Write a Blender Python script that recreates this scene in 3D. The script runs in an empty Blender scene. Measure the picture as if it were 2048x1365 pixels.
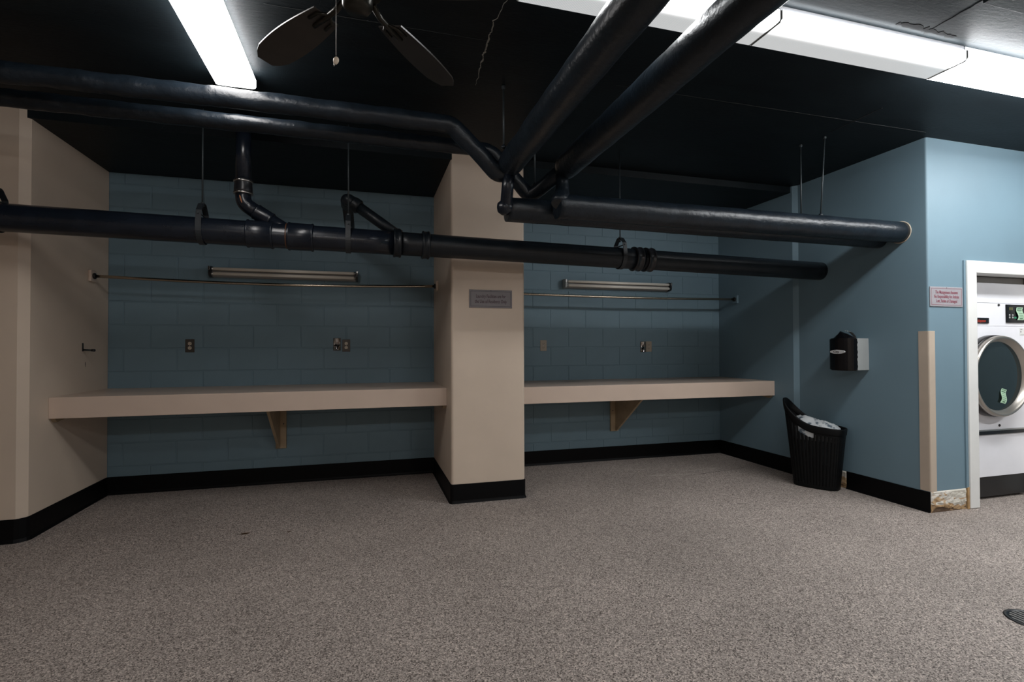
import bpy, bmesh, math, random
from mathutils import Vector, Matrix, noise
PI = math.pi
random.seed(7)
scn = bpy.context.scene
COL = scn.collection

# ------------------------------------------------------------------ camera
F_PX, YAW, PITCH, ROLL, CAM_H = 1025.11, 0.2783, 0.0134, -0.0031, 1.2447
cam_d = bpy.data.cameras.new('camera')
cam_d.sensor_fit = 'HORIZONTAL'; cam_d.sensor_width = 36.0
cam_d.lens = 36.0 * F_PX / 2048.0
cam_d.clip_start = 0.05; cam_d.clip_end = 60
cam = bpy.data.objects.new('camera', cam_d); COL.objects.link(cam)
_r0 = Vector((math.cos(YAW), -math.sin(YAW), 0)); _f0 = Vector((math.sin(YAW), math.cos(YAW), 0)); _u0 = Vector((0, 0, 1))
_f = _f0 * math.cos(PITCH) + _u0 * math.sin(PITCH)
_u1 = -_f0 * math.sin(PITCH) + _u0 * math.cos(PITCH)
_r = _r0 * math.cos(ROLL) + _u1 * math.sin(ROLL)
_u = -_r0 * math.sin(ROLL) + _u1 * math.cos(ROLL)
m3 = Matrix((_r, _u, -_f)).transposed()
cam.matrix_world = Matrix.Translation((0, 0, CAM_H)) @ m3.to_4x4()
scn.camera = cam

# ------------------------------------------------------------------ world, exposure
w = bpy.data.worlds.new('world'); scn.world = w; w.use_nodes = True
w.node_tree.nodes['Background'].inputs[0].default_value = (0.5, 0.6, 0.7, 1)
w.node_tree.nodes['Background'].inputs[1].default_value = 0.02
scn.view_settings.view_transform = 'Standard'
scn.view_settings.look = 'None'
scn.view_settings.exposure = 0.0
scn.view_settings.gamma = 1.0
scn.view_settings.use_curve_mapping = False
scn.cycles.max_bounces = 8
scn.cycles.diffuse_bounces = 5
scn.cycles.sample_clamp_indirect = 4.0
scn.cycles.use_denoising = True

# strength of the diffusers (the only lamps that are lit)
TINT_ROW = (0.98, 1.0, 1.01)
TINT_LEFT = (1.0, 0.97, 0.95)
TINT_ADDED_BACK = (0.98, 0.98, 0.99)
P_TUBE = 46.0      # glowing band above the tube in the two dimmer ceiling lights
P_EDGE = 0.5      # far edge of those diffusers
P_FULL = 35.0      # the bright right-hand light and the added one beyond it
P_LEFT = 23.5       # the light over the left bay
P_ADDED_RIGHT = 60.0     # added light in front of the dryer, out of frame
P_ADDED_BACK = 44.0      # added lights behind the camera

# ------------------------------------------------------------------ materials
def new_mat(name):
    m = bpy.data.materials.new(name); m.use_nodes = True
    nt = m.node_tree; return m, nt, nt.nodes['Principled BSDF']

def mat(name, col, rough=0.6, metal=0.0, bump=0.0, bscale=40.0, var=0.0, vscale=8.0, spec=0.5, bdist=0.002, detail=4.0, coat=0.0):
    m, nt, p = new_mat(name)
    N, L = nt.nodes.new, nt.links.new
    p.inputs['Base Color'].default_value = (*col, 1)
    p.inputs['Roughness'].default_value = rough
    p.inputs['Metallic'].default_value = metal
    p.inputs['Specular IOR Level'].default_value = spec
    if coat: p.inputs['Coat Weight'].default_value = coat; p.inputs['Coat Roughness'].default_value = 0.15
    tc = N('ShaderNodeTexCoord')
    if var > 0:
        n = N('ShaderNodeTexNoise'); n.inputs['Scale'].default_value = vscale; n.inputs['Detail'].default_value = 5
        L(tc.outputs['Object'], n.inputs['Vector'])
        cr = N('ShaderNodeValToRGB')
        cr.color_ramp.elements[0].position = 0.3; cr.color_ramp.elements[1].position = 0.7
        cr.color_ramp.elements[0].color = (*[c * (1 - var) for c in col], 1)
        cr.color_ramp.elements[1].color = (*[min(1, c * (1 + var)) for c in col], 1)
        L(n.outputs['Fac'], cr.inputs[0]); L(cr.outputs[0], p.inputs['Base Color'])
    if bump > 0:
        n2 = N('ShaderNodeTexNoise'); n2.inputs['Scale'].default_value = bscale; n2.inputs['Detail'].default_value = detail
        L(tc.outputs['Object'], n2.inputs['Vector'])
        b = N('ShaderNodeBump'); b.inputs['Strength'].default_value = bump; b.inputs['Distance'].default_value = bdist
        L(n2.outputs['Fac'], b.inputs['Height']); L(b.outputs[0], p.inputs['Normal'])
    return m

TEAL = (0.152, 0.232, 0.282)
M = {}
M['teal_block'] = mat('painted_block_teal', TEAL, 0.55, bump=0.5, bscale=160, var=0.05, vscale=3, spec=0.3)
M['teal'] = mat('painted_wall_teal', TEAL, 0.5, bump=0.25, bscale=220, var=0.04, vscale=2, spec=0.35, bdist=0.001)
M['beige'] = mat('painted_wall_beige', (0.60, 0.495, 0.40), 0.5, bump=0.3, bscale=180, var=0.05, vscale=2.2, spec=0.35, bdist=0.001)
M['beige_lam'] = mat('beige_laminate', (0.575, 0.455, 0.375), 0.35, bump=0.05, bscale=300, var=0.03, vscale=5)
M['beige_wood'] = mat('beige_painted_wood', (0.36, 0.27, 0.17), 0.55, bump=0.3, bscale=50, var=0.12, vscale=9)
M['black_rubber'] = mat('black_vinyl_base', (0.0025, 0.0025, 0.003), 0.5, bump=0.1, bscale=30, spec=0.12)
M['pipe'] = mat('navy_pipe_paint', (0.0075, 0.012, 0.0175), 0.33, spec=0.38, bump=0.8, bscale=38, var=0.25, vscale=14, bdist=0.004, detail=7)
M['pipe_smooth'] = mat('navy_plastic_paint', (0.0075, 0.011, 0.018), 0.27, spec=0.42, bump=0.12, bscale=70, var=0.2, vscale=10)
M['pipe_cast'] = mat('navy_cast_iron_paint', (0.006, 0.009, 0.0125), 0.38, spec=0.35, bump=0.45, bscale=120, var=0.25, vscale=12)
M['rod'] = mat('painted_steel_rod', (0.035, 0.045, 0.05), 0.45, metal=0.3, bump=0.3, bscale=200)
M['chrome'] = mat('chromed_steel', (0.42, 0.36, 0.29), 0.22, metal=1.0, bump=0.03)
M['steel'] = mat('brushed_steel', (0.5, 0.49, 0.47), 0.32, metal=1.0, bump=0.05, bscale=300)
M['bronze_ring'] = mat('champagne_metal', (0.43, 0.40, 0.36), 0.30, metal=0.85, bump=0.03)
M['white_paint'] = mat('white_gloss_paint', (0.72, 0.72, 0.70), 0.4, bump=0.2, bscale=60, var=0.03)
M['white_enamel'] = mat('white_enamel', (0.82, 0.82, 0.86), 0.3, bump=0.02, var=0.02)
M['tube_off'] = mat('unlit_tube_glass', (0.80, 0.75, 0.67), 0.25, var=0.03)
M['ivory'] = mat('ivory_plastic', (0.55, 0.48, 0.38), 0.4)
M['dark_plate'] = mat('brown_steel_plate', (0.05, 0.042, 0.035), 0.4, metal=0.4, bump=0.1)
M['light_plate'] = mat('almond_plate', (0.33, 0.28, 0.22), 0.45)
M['black'] = mat('black_plastic', (0.006, 0.006, 0.007), 0.3, bump=0.1, bscale=90)
M['black_gloss'] = mat('black_gloss_plastic', (0.003, 0.003, 0.004), 0.18, spec=0.3)
M['guard'] = mat('beige_guard_plastic', (0.46, 0.38, 0.305), 0.45, var=0.04, vscale=8)
M['basket'] = mat('black_woven_plastic', (0.0035, 0.004, 0.0045), 0.45, bump=0.2, bscale=120, spec=0.15)
M['grey_foam'] = mat('grey_plastic', (0.36, 0.38, 0.38), 0.6, bump=0.2, bscale=70, var=0.05)
M['fan_wood'] = mat('dark_fan_blade', (0.035, 0.030, 0.026), 0.32, bump=0.2, bscale=25, var=0.2)
M['fan_metal'] = mat('dark_fan_metal', (0.03, 0.028, 0.022), 0.3, metal=0.6)
M['bead'] = mat('cream_porcelain', (0.85, 0.74, 0.6), 0.25)
M['sign'] = mat('grey_engraved_plate', (0.17, 0.155, 0.165), 0.4, var=0.04, vscale=30)
M['sign_pink'] = mat('pale_grey_engraved_plate', (0.30, 0.285, 0.305), 0.4, var=0.04, vscale=30)
M['ink'] = mat('plum_ink', (0.035, 0.006, 0.016), 0.5)
M['ink_dark'] = mat('dark_ink', (0.012, 0.008, 0.02), 0.5)
M['ink_red'] = mat('faded_red_ink', (0.22, 0.05, 0.075), 0.5)
M['red'] = mat('red_letters', (0.32, 0.035, 0.02), 0.4)
M['green_paper'] = mat('pale_green_paper', (0.42, 0.62, 0.44), 0.7, var=0.04, vscale=30)
M['green_led'] = mat('green_button', (0.02, 0.20, 0.10), 0.4)
M['olive'] = mat('dim_display', (0.07, 0.07, 0.02), 0.3)
M['grey_btn'] = mat('grey_button', (0.4, 0.4, 0.4), 0.4)
M['grey_panel'] = mat('grey_panel', (0.30, 0.29, 0.28), 0.5, bump=0.1)
M['dark_void'] = mat('dark_void', (0.004, 0.004, 0.005), 0.8)
M['orange'] = mat('orange_primer', (0.30, 0.10, 0.025), 0.5, var=.6, vscale=30)
M['primer_dull'] = mat('dull_primer', (0.075, 0.032, 0.016), 0.5, var=.7, vscale=25)
M['strap'] = mat('painted_strap', (0.014, 0.018, 0.022), 0.42, bump=.2, bscale=100)
M['rubber_band'] = mat('rubber_coupling', (0.012, 0.013, 0.016), 0.3, bump=0.1)
M['crack'] = mat('bare_concrete', (0.24, 0.23, 0.20), 0.9, var=0.2, vscale=60)
M['seam'] = mat('seam_line', (0.045, 0.05, 0.052), 0.9, var=0.4, vscale=20)
M['stain'] = mat('brown_stain', (0.06, 0.028, 0.008), 0.5, var=0.3, vscale=60)
M['wood_raw'] = mat('raw_wood', (0.40, 0.25, 0.11), 0.8, bump=0.4, bscale=40, var=0.3, vscale=15)
M['mirror'] = mat('polished_plate', (0.62, 0.60, 0.58), 0.12, metal=1.0)

def ceiling_mat():
    m, nt, p = new_mat('black_painted_concrete'); N, L = nt.nodes.new, nt.links.new
    tc = N('ShaderNodeTexCoord')
    mp = N('ShaderNodeMapping'); mp.inputs['Scale'].default_value = (1.0, 3.0, 1.0)
    L(tc.outputs['Object'], mp.inputs['Vector'])
    n = N('ShaderNodeTexNoise'); n.inputs['Scale'].default_value = 2.5; n.inputs['Detail'].default_value = 8
    L(mp.outputs[0], n.inputs['Vector'])
    cr = N('ShaderNodeValToRGB')
    cr.color_ramp.elements[0].position = .35; cr.color_ramp.elements[0].color = (0.0035, 0.006, 0.008, 1)
    cr.color_ramp.elements[1].position = .7; cr.color_ramp.elements[1].color = (0.006, 0.0105, 0.0135, 1)
    L(n.outputs['Fac'], cr.inputs[0]); L(cr.outputs[0], p.inputs['Base Color'])
    p.inputs['Roughness'].default_value = 0.52; p.inputs['Specular IOR Level'].default_value = 0.18
    n2 = N('ShaderNodeTexNoise'); n2.inputs['Scale'].default_value = 22; n2.inputs['Detail'].default_value = 10; n2.inputs['Roughness'].default_value = .65
    L(mp.outputs[0], n2.inputs['Vector'])
    v = N('ShaderNodeTexVoronoi'); v.inputs['Scale'].default_value = 9; v.feature = 'DISTANCE_TO_EDGE'
    L(mp.outputs[0], v.inputs['Vector'])
    c2 = N('ShaderNodeValToRGB'); c2.color_ramp.elements[1].position = 0.02
    L(v.outputs['Distance'], c2.inputs[0])
    n3 = N('ShaderNodeTexNoise'); n3.inputs['Scale'].default_value = 1.7
    L(tc.outputs['Object'], n3.inputs['Vector'])
    c3 = N('ShaderNodeValToRGB'); c3.color_ramp.elements[0].position = .55; c3.color_ramp.elements[1].position = .6
    L(n3.outputs['Fac'], c3.inputs[0])
    mx = N('ShaderNodeMath'); mx.operation = 'MAXIMUM'; L(c2.outputs[0], mx.inputs[0])
    inv = N('ShaderNodeMath'); inv.operation = 'SUBTRACT'; inv.inputs[0].default_value = 1; L(c3.outputs[0], inv.inputs[1])
    L(inv.outputs[0], mx.inputs[1])
    ad = N('ShaderNodeMath'); ad.operation = 'MULTIPLY_ADD'; ad.inputs[1].default_value = 0.35
    L(mx.outputs[0], ad.inputs[0]); L(n2.outputs['Fac'], ad.inputs[2])
    b = N('ShaderNodeBump'); b.inputs['Strength'].default_value = 0.5; b.inputs['Distance'].default_value = 0.003
    L(ad.outputs[0], b.inputs['Height']); L(b.outputs[0], p.inputs['Normal'])
    return m
M['ceiling'] = ceiling_mat()

def floor_mat():
    m, nt, p = new_mat('speckled_pebble_floor'); N, L = nt.nodes.new, nt.links.new
    tc = N('ShaderNodeTexCoord')
    v = N('ShaderNodeTexVoronoi'); v.inputs['Scale'].default_value = 215; v.feature = 'F1'
    L(tc.outputs['Object'], v.inputs['Vector'])
    sep = N('ShaderNodeSeparateColor'); L(v.outputs['Color'], sep.inputs[0])
    cr = N('ShaderNodeValToRGB'); e = cr.color_ramp.elements
    e[0].position = 0.0; e[0].color = (0.070, 0.058, 0.050, 1)
    e[1].position = 1.0; e[1].color = (0.68, 0.58, 0.52, 1)
    for pos, c in ((.15, (.13, .108, .096)), (.3, (.255, .215, .192)), (.55, (.345, .295, .265)), (.8, (.445, .385, .345))):
        x = e.new(pos); x.color = (*c, 1)
    L(sep.outputs[0], cr.inputs[0])
    # fine grain + broad wear
    n = N('ShaderNodeTexNoise'); n.inputs['Scale'].default_value = 1.3; n.inputs['Detail'].default_value = 6
    L(tc.outputs['Object'], n.inputs['Vector'])
    mr = N('ShaderNodeMapRange'); mr.inputs['From Min'].default_value = .3; mr.inputs['From Max'].default_value = .7
    mr.inputs['To Min'].default_value = .88; mr.inputs['To Max'].default_value = 1.10
    L(n.outputs['Fac'], mr.inputs[0])
    vm = N('ShaderNodeVectorMath'); vm.operation = 'SCALE'
    L(cr.outputs[0], vm.inputs[0]); L(mr.outputs[0], vm.inputs['Scale'])
    L(vm.outputs[0], p.inputs['Base Color'])
    p.inputs['Roughness'].default_value = 0.6; p.inputs['Specular IOR Level'].default_value = 0.3
    b = N('ShaderNodeBump'); b.inputs['Strength'].default_value = .5; b.inputs['Distance'].default_value = .0015
    L(v.outputs['Distance'], b.inputs['Height']); L(b.outputs[0], p.inputs['Normal'])
    return m
M['floor'] = floor_mat()

def plaster_mat():
    m, nt, p = new_mat('torn_plaster_and_wood'); N, L = nt.nodes.new, nt.links.new
    tc = N('ShaderNodeTexCoord')
    n = N('ShaderNodeTexNoise'); n.inputs['Scale'].default_value = 9; n.inputs['Detail'].default_value = 7
    mp = N('ShaderNodeMapping'); mp.inputs['Scale'].default_value = (1, 1, 2.2)
    L(tc.outputs['Object'], mp.inputs[0]); L(mp.outputs[0], n.inputs['Vector'])
    sx = N('ShaderNodeSeparateXYZ'); L(tc.outputs['Object'], sx.inputs[0])
    ma = N('ShaderNodeMath'); ma.operation = 'MULTIPLY_ADD'; ma.inputs[1].default_value = 2.2; L(sx.outputs['Z'], ma.inputs[0]); L(n.outputs['Fac'], ma.inputs[2])
    cr = N('ShaderNodeValToRGB'); e = cr.color_ramp.elements
    e[0].position = .50; e[0].color = (.10, .06, .035, 1)
    e[1].position = .78; e[1].color = (.56, .53, .46, 1)
    for pos, c in ((.56, (.40, .26, .13)), (.655, (.46, .32, .19)), (.675, (.60, .57, .52)),): x = e.new(pos); x.color = (*c, 1)
    L(ma.outputs[0], cr.inputs[0]); L(cr.outputs[0], p.inputs['Base Color'])
    p.inputs['Roughness'].default_value = .85
    b = N('ShaderNodeBump'); b.inputs['Strength'].default_value = .8; b.inputs['Distance'].default_value = .004
    L(n.outputs['Fac'], b.inputs['Height']); L(b.outputs[0], p.inputs['Normal'])
    return m
M['plaster'] = plaster_mat()

def lens_mat(name, axis, centre, sigma, peak, edge, tint=TINT_ROW):
    """prismatic diffuser: glows most over its tube (a band along the light), least at its far edge, with fine ribs"""
    m, nt, p = new_mat(name); N, L = nt.nodes.new, nt.links.new
    tc = N('ShaderNodeTexCoord'); sx = N('ShaderNodeSeparateXYZ'); L(tc.outputs['Object'], sx.inputs[0])
    d = N('ShaderNodeMath'); d.operation = 'SUBTRACT'; L(sx.outputs[axis], d.inputs[0]); d.inputs[1].default_value = centre
    q = N('ShaderNodeMath'); q.operation = 'DIVIDE'; L(d.outputs[0], q.inputs[0]); q.inputs[1].default_value = sigma
    s = N('ShaderNodeMath'); s.operation = 'POWER'; ab = N('ShaderNodeMath'); ab.operation = 'ABSOLUTE'
    L(q.outputs[0], ab.inputs[0]); L(ab.outputs[0], s.inputs[0]); s.inputs[1].default_value = 2.0
    ng = N('ShaderNodeMath'); ng.operation = 'MULTIPLY'; L(s.outputs[0], ng.inputs[0]); ng.inputs[1].default_value = -0.5
    ex = N('ShaderNodeMath'); ex.operation = 'EXPONENT'; L(ng.outputs[0], ex.inputs[0])
    mu = N('ShaderNodeMath'); mu.operation = 'MULTIPLY_ADD'; L(ex.outputs[0], mu.inputs[0]); mu.inputs[1].default_value = peak; mu.inputs[2].default_value = edge
    wv = N('ShaderNodeTexWave'); wv.bands_direction = 'X' if axis == 'Y' else 'Y'; wv.inputs['Scale'].default_value = 45
    L(tc.outputs['Object'], wv.inputs['Vector'])
    mr = N('ShaderNodeMapRange'); mr.inputs['To Min'].default_value = .74; mr.inputs['To Max'].default_value = 1.2
    L(wv.outputs['Fac'], mr.inputs[0])
    m2 = N('ShaderNodeMath'); m2.operation = 'MULTIPLY'; L(mu.outputs[0], m2.inputs[0]); L(mr.outputs[0], m2.inputs[1])
    p.inputs['Base Color'].default_value = (.5, .55, .56, 1); p.inputs['Roughness'].default_value = .25
    p.inputs['Emission Color'].default_value = (*tint, 1)
    L(m2.outputs[0], p.inputs['Emission Strength'])
    return m
M['lens_band'] = lens_mat('prismatic_lens_banded', 'Y', -0.066, 0.019, P_TUBE, P_EDGE)
M['lens_full'] = lens_mat('prismatic_lens_bright', 'Y', 0.0, 5.0, P_FULL, 0.0)
M['lens_left'] = lens_mat('prismatic_lens_left', 'Y', 0.0, 5.0, P_LEFT, 0.0, TINT_LEFT)
M['lens_added_back'] = lens_mat('added_lens_behind', 'Y', 0.0, 5.0, P_ADDED_BACK, 0.0, TINT_ADDED_BACK)
M['lens_added_right'] = lens_mat('added_lens_right', 'Y', 0.0, 5.0, P_ADDED_RIGHT, 0.0)
M['lens_cap'] = lens_mat('clear_end_cap', 'Y', -0.055, 0.05, 0.6, 0.25)

def glass_mat():
    m, nt, p = new_mat('dark_door_glass')
    p.inputs['Base Color'].default_value = (.018, .027, .027, 1); p.inputs['Roughness'].default_value = .05
    p.inputs['Specular IOR Level'].default_value = .8; p.inputs['Coat Weight'].default_value = .6; p.inputs['Coat Roughness'].default_value = .03
    p.inputs['Transmission Weight'].default_value = 0.35
    return m
M['glass'] = glass_mat()

def paper_mat():
    m, nt, p = new_mat('printed_white_bag'); N, L = nt.nodes.new, nt.links.new
    tc = N('ShaderNodeTexCoord'); n = N('ShaderNodeTexNoise'); n.inputs['Scale'].default_value = 22; n.inputs['Detail'].default_value = 3
    L(tc.outputs['Object'], n.inputs['Vector'])
    cr = N('ShaderNodeValToRGB'); e = cr.color_ramp.elements
    e[0].position = .36; e[0].color = (.09, .12, .15, 1); e[1].position = .47; e[1].color = (.52, .54, .55, 1)
    L(n.outputs['Fac'], cr.inputs[0]); L(cr.outputs[0], p.inputs['Base Color']); p.inputs['Roughness'].default_value = .45
    return m
M['bag'] = paper_mat()

# ------------------------------------------------------------------ mesh helpers
class MB:
    def __init__(s): s.bm = bmesh.new()
    def box(s, lo, hi, bev=0.0):
        x0, y0, z0 = lo; x1, y1, z1 = hi
        v = [s.bm.verts.new(c) for c in ((x0,y0,z0),(x1,y0,z0),(x1,y1,z0),(x0,y1,z0),(x0,y0,z1),(x1,y0,z1),(x1,y1,z1),(x0,y1,z1))]
        fs = [s.bm.faces.new([v[i] for i in f]) for f in ((3,2,1,0),(4,5,6,7),(0,1,5,4),(1,2,6,5),(2,3,7,6),(3,0,4,7))]
        if bev > 0:
            es = list({e for f in fs for e in f.edges})
            bmesh.ops.bevel(s.bm, geom=es, offset=bev, segments=2, affect='EDGES', profile=.5)
        return s
    def prism(s, poly, axis, a, b, bev=0.0):
        """extrude 2-D polygon along an axis from a to b. axis 'x': poly=(y,z); 'y': (x,z); 'z': (x,y)"""
        def P(p, t):
            return {'x': (t, p[0], p[1]), 'y': (p[0], t, p[1]), 'z': (p[0], p[1], t)}[axis]
        A = [s.bm.verts.new(P(p, a)) for p in poly]; B = [s.bm.verts.new(P(p, b)) for p in poly]
        n = len(poly); fs = [s.bm.faces.new(A[::-1]), s.bm.faces.new(B)]
        for i in range(n):
            fs.append(s.bm.faces.new((A[i], A[(i+1) % n], B[(i+1) % n], B[i])))
        if bev > 0:
            es = list({e for f in fs[:2] for e in f.edges})
            bmesh.ops.bevel(s.bm, geom=es, offset=bev, segments=2, affect='EDGES')
        bmesh.ops.recalc_face_normals(s.bm, faces=s.bm.faces[:])
        return s
    def tube(s, pts, r, n=20, cap=True, lump=0.0, lscale=9.0, rfun=None, seed=0.0):
        pts = [Vector(p) for p in pts]; rings = []
        t0 = (pts[1] - pts[0]).normalized()
        up = Vector((0, 0, 1)) if abs(t0.z) < .9 else Vector((0, 1, 0))
        nx = t0.cross(up).normalized()
        L = 0.0
        for i, p in enumerate(pts):
            if i == 0: t = t0
            elif i == len(pts) - 1: t = (pts[i] - pts[i-1]).normalized()
            else: t = ((pts[i+1] - p).normalized() + (p - pts[i-1]).normalized()).normalized()
            if i: L += (p - pts[i-1]).length
            nx = (nx - t * nx.dot(t)).normalized(); ny = t.cross(nx)
            rr = rfun(L) if rfun else (r[i] if isinstance(r, (list, tuple)) else r)
            ring = []
            for k in range(n):
                a = 2 * PI * k / n; dr = nx * math.cos(a) + ny * math.sin(a)
                q = p + dr * rr
                if lump: q += dr * lump * noise.noise(q * lscale + Vector((seed, 0, 0))) + dr * lump * .5 * noise.noise(q * lscale * 3.1)
                ring.append(s.bm.verts.new(q))
            rings.append(ring)
        for a, b in zip(rings, rings[1:]):
            for k in range(n):
                f = s.bm.faces.new((a[k], a[(k+1) % n], b[(k+1) % n], b[k])); f.smooth = True
        if cap:
            s.bm.faces.new(rings[0][::-1]); s.bm.faces.new(rings[-1])
        return s
    def lathe(s, prof, origin=(0, 0, 0), axis=(0, 0, 1), n=24, smooth=True):
        """prof: (radius, height) pairs"""
        o = Vector(origin); z = Vector(axis).normalized()
        x = z.orthogonal().normalized(); y = z.cross(x); rings = []
        for r, h in prof:
            if r < 1e-6: rings.append([s.bm.verts.new(o + z * h)])
            else: rings.append([s.bm.verts.new(o + z * h + (x * math.cos(2*PI*k/n) + y * math.sin(2*PI*k/n)) * r) for k in range(n)])
        for a, b in zip(rings, rings[1:]):
            for k in range(n):
                va = [a[0]] if len(a) == 1 else [a[k], a[(k+1) % n]]
                vb = [b[0]] if len(b) == 1 else [b[(k+1) % n], b[k]]
                if len(va) + len(vb) < 3: continue
                f = s.bm.faces.new(va + vb); f.smooth = smooth
        for rg, rev in ((rings[0], True), (rings[-1], False)):
            if len(rg) > 1: s.bm.faces.new(rg[::-1] if rev else rg)
        return s
    def ribbon_yz(s, loop, x0, x1, th):
        """closed strap: loop of (y,z) with thickness th, from x0 to x1"""
        n = len(loop); out = []
        c = Vector((sum(p[0] for p in loop) / n, sum(p[1] for p in loop) / n))
        pts = [Vector(p) for p in loop]
        for i in range(n):
            t = (pts[(i+1) % n] - pts[i-1]).normalized(); nn = Vector((t.y, -t.x))
            if nn.dot(pts[i] - c) < 0: nn = -nn
            out.append(pts[i] + nn * th)
        vs = [[s.bm.verts.new((x, p[0], p[1])) for p in L] for x, L in ((x0, pts), (x1, pts), (x1, out), (x0, out))]
        for a in range(4):
            A, B = vs[a], vs[(a+1) % 4]
            for i in range(n): s.bm.faces.new((A[i], A[(i+1) % n], B[(i+1) % n], B[i]))
        bmesh.ops.recalc_face_normals(s.bm, faces=s.bm.faces[:])
        return s
    def strip(s, pts, widths, nrm=(0, 0, 1), th=0.001):
        """thin raised line on a surface: pts centre line, widths full widths"""
        nrm = Vector(nrm); pts = [Vector(p) for p in pts]; rows = []
        for i, p in enumerate(pts):
            t = (pts[min(i+1, len(pts)-1)] - pts[max(i-1, 0)]).normalized(); sd = t.cross(nrm).normalized() * widths[i] / 2
            rows.append([s.bm.verts.new(q) for q in (p - sd - nrm * th, p - sd + nrm * th, p + sd + nrm * th, p + sd - nrm * th)])
        for a, b in zip(rows, rows[1:]):
            for k in range(4): s.bm.faces.new((a[k], a[(k+1) % 4], b[(k+1) % 4], b[k]))
        s.bm.faces.new(rows[0][::-1]); s.bm.faces.new(rows[-1])
        bmesh.ops.recalc_face_normals(s.bm, faces=s.bm.faces[:])
        return s
    def build(s, name, m, parent=None, kind=None, world=None):
        me = bpy.data.meshes.new(name); s.bm.to_mesh(me); s.bm.free()
        ms = m if isinstance(m, (list, tuple)) else [m]
        for q in ms: me.materials.append(q)
        o = bpy.data.objects.new(name, me); COL.objects.link(o)
        if parent is not None:
            o.parent = parent
            off = Vector((0, 0, 0)); q = parent
            if world is not False:
                while q is not None: off += Vector(q.location); q = q.parent
                me.transform(Matrix.Translation(-off))   # vertices were given in room coordinates
        if kind: o['kind'] = kind
        return o

def tag(o, label, cat, group=None):
    o['label'] = label; o['category'] = cat
    if group: o['group'] = group
    return o
def thing(name, loc, label, cat, group=None):
    o = bpy.data.objects.new(name, None); o.empty_display_size = .1; COL.objects.link(o); o.location = loc
    return tag(o, label, cat, group)
def struct(name, mb, m): return mb.build(name, m, None, 'structure')
def single(name, mb, m, label, cat, group=None): return tag(mb.build(name, m), label, cat, group)

def fillet(pts, rad, seg=8):
    P = [Vector(p) for p in pts]; out = [P[0]]
    for i in range(1, len(P) - 1):
        r = rad[i-1] if isinstance(rad, (list, tuple)) else rad
        a = (P[i-1] - P[i]).normalized(); b = (P[i+1] - P[i]).normalized()
        ang = a.angle(b); d = min(r / math.tan(ang / 2), .48 * (P[i-1]-P[i]).length, .48 * (P[i+1]-P[i]).length)
        s0 = P[i] + a * d; s1 = P[i] + b * d
        for k in range(seg + 1):
            t = k / seg; out.append(s0 * (1-t)**2 + P[i] * 2 * t * (1-t) + s1 * t * t)
    out.append(P[-1]); return out
def dense(pts, step):
    out = []; P = [Vector(p) for p in pts]
    for a, b in zip(P, P[1:]):
        n = max(1, int((b - a).length / step))
        for k in range(n): out.append(a.lerp(b, k / n))
    out.append(P[-1]); return out

def text_mesh(body, size, xs=1.0, extrude=0.0006, align='CENTER', bold=0.0, shear=0.0):
    cu = bpy.data.curves.new('t', 'FONT'); cu.body = body; cu.size = size; cu.align_x = align; cu.align_y = 'CENTER'
    cu.extrude = extrude; cu.offset = bold; cu.shear = shear; cu.resolution_u = 3
    o = bpy.data.objects.new('t', cu); COL.objects.link(o)
    bpy.context.view_layer.update()
    me = bpy.data.meshes.new_from_object(o.evaluated_get(bpy.context.evaluated_depsgraph_get()))
    bpy.data.objects.remove(o); bpy.data.curves.remove(cu)
    me.transform(Matrix.Diagonal((xs, 1, 1, 1))); return me
def lettering(name, lines, m, parent, origin, right, up, bold=0.0):
    """lines: (text, u, v, size, xscale). origin/right/up span the plate plane"""
    bm = bmesh.new(); right = Vector(right); up = Vector(up); nr = right.cross(up)
    for body, u, v, size, xs in lines:
        me = text_mesh(body, size, xs, bold=bold)
        X = Matrix((right, up, nr)).transposed().to_4x4(); X.translation = Vector(origin) + right * u + up * v
        me.transform(X); bm.from_mesh(me); bpy.data.meshes.remove(me)
    mb = MB(); mb.bm.free(); mb.bm = bm
    return mb.build(name, m, parent)

# ------------------------------------------------------------------ room dimensions (metres)
YB = 5.162           # back wall
XL, XR = -2.12, 4.03 # side walls of the bays
XRN = 4.065          # nearer stretch of the right wall
YF = 2.84            # wall that faces us on the right
ZC, ZB = 2.827, 2.767
YS = 4.09            # front edge of the lower ceiling over the bays
CX0, CX1, CY = 0.66, 1.277, 4.085

# ------------------------------------------------------------------ floor, ceiling, walls
b = MB(); b.box((-4.6, -3.1, -0.1), (7.1, YB + .15, 0)); floor = struct('floor', b, M['floor'])
b = MB(); b.box((-4.6, -3.1, ZC), (7.1, YS, ZC + .12)); b.box((-4.6, YS, ZB), (XRN + .06, YB + .15, ZB + .18)); b.box((XRN, YS - .0, ZC), (7.1, YB, ZC + .12))
ceiling = struct('ceiling', b, M['ceiling'])

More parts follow.
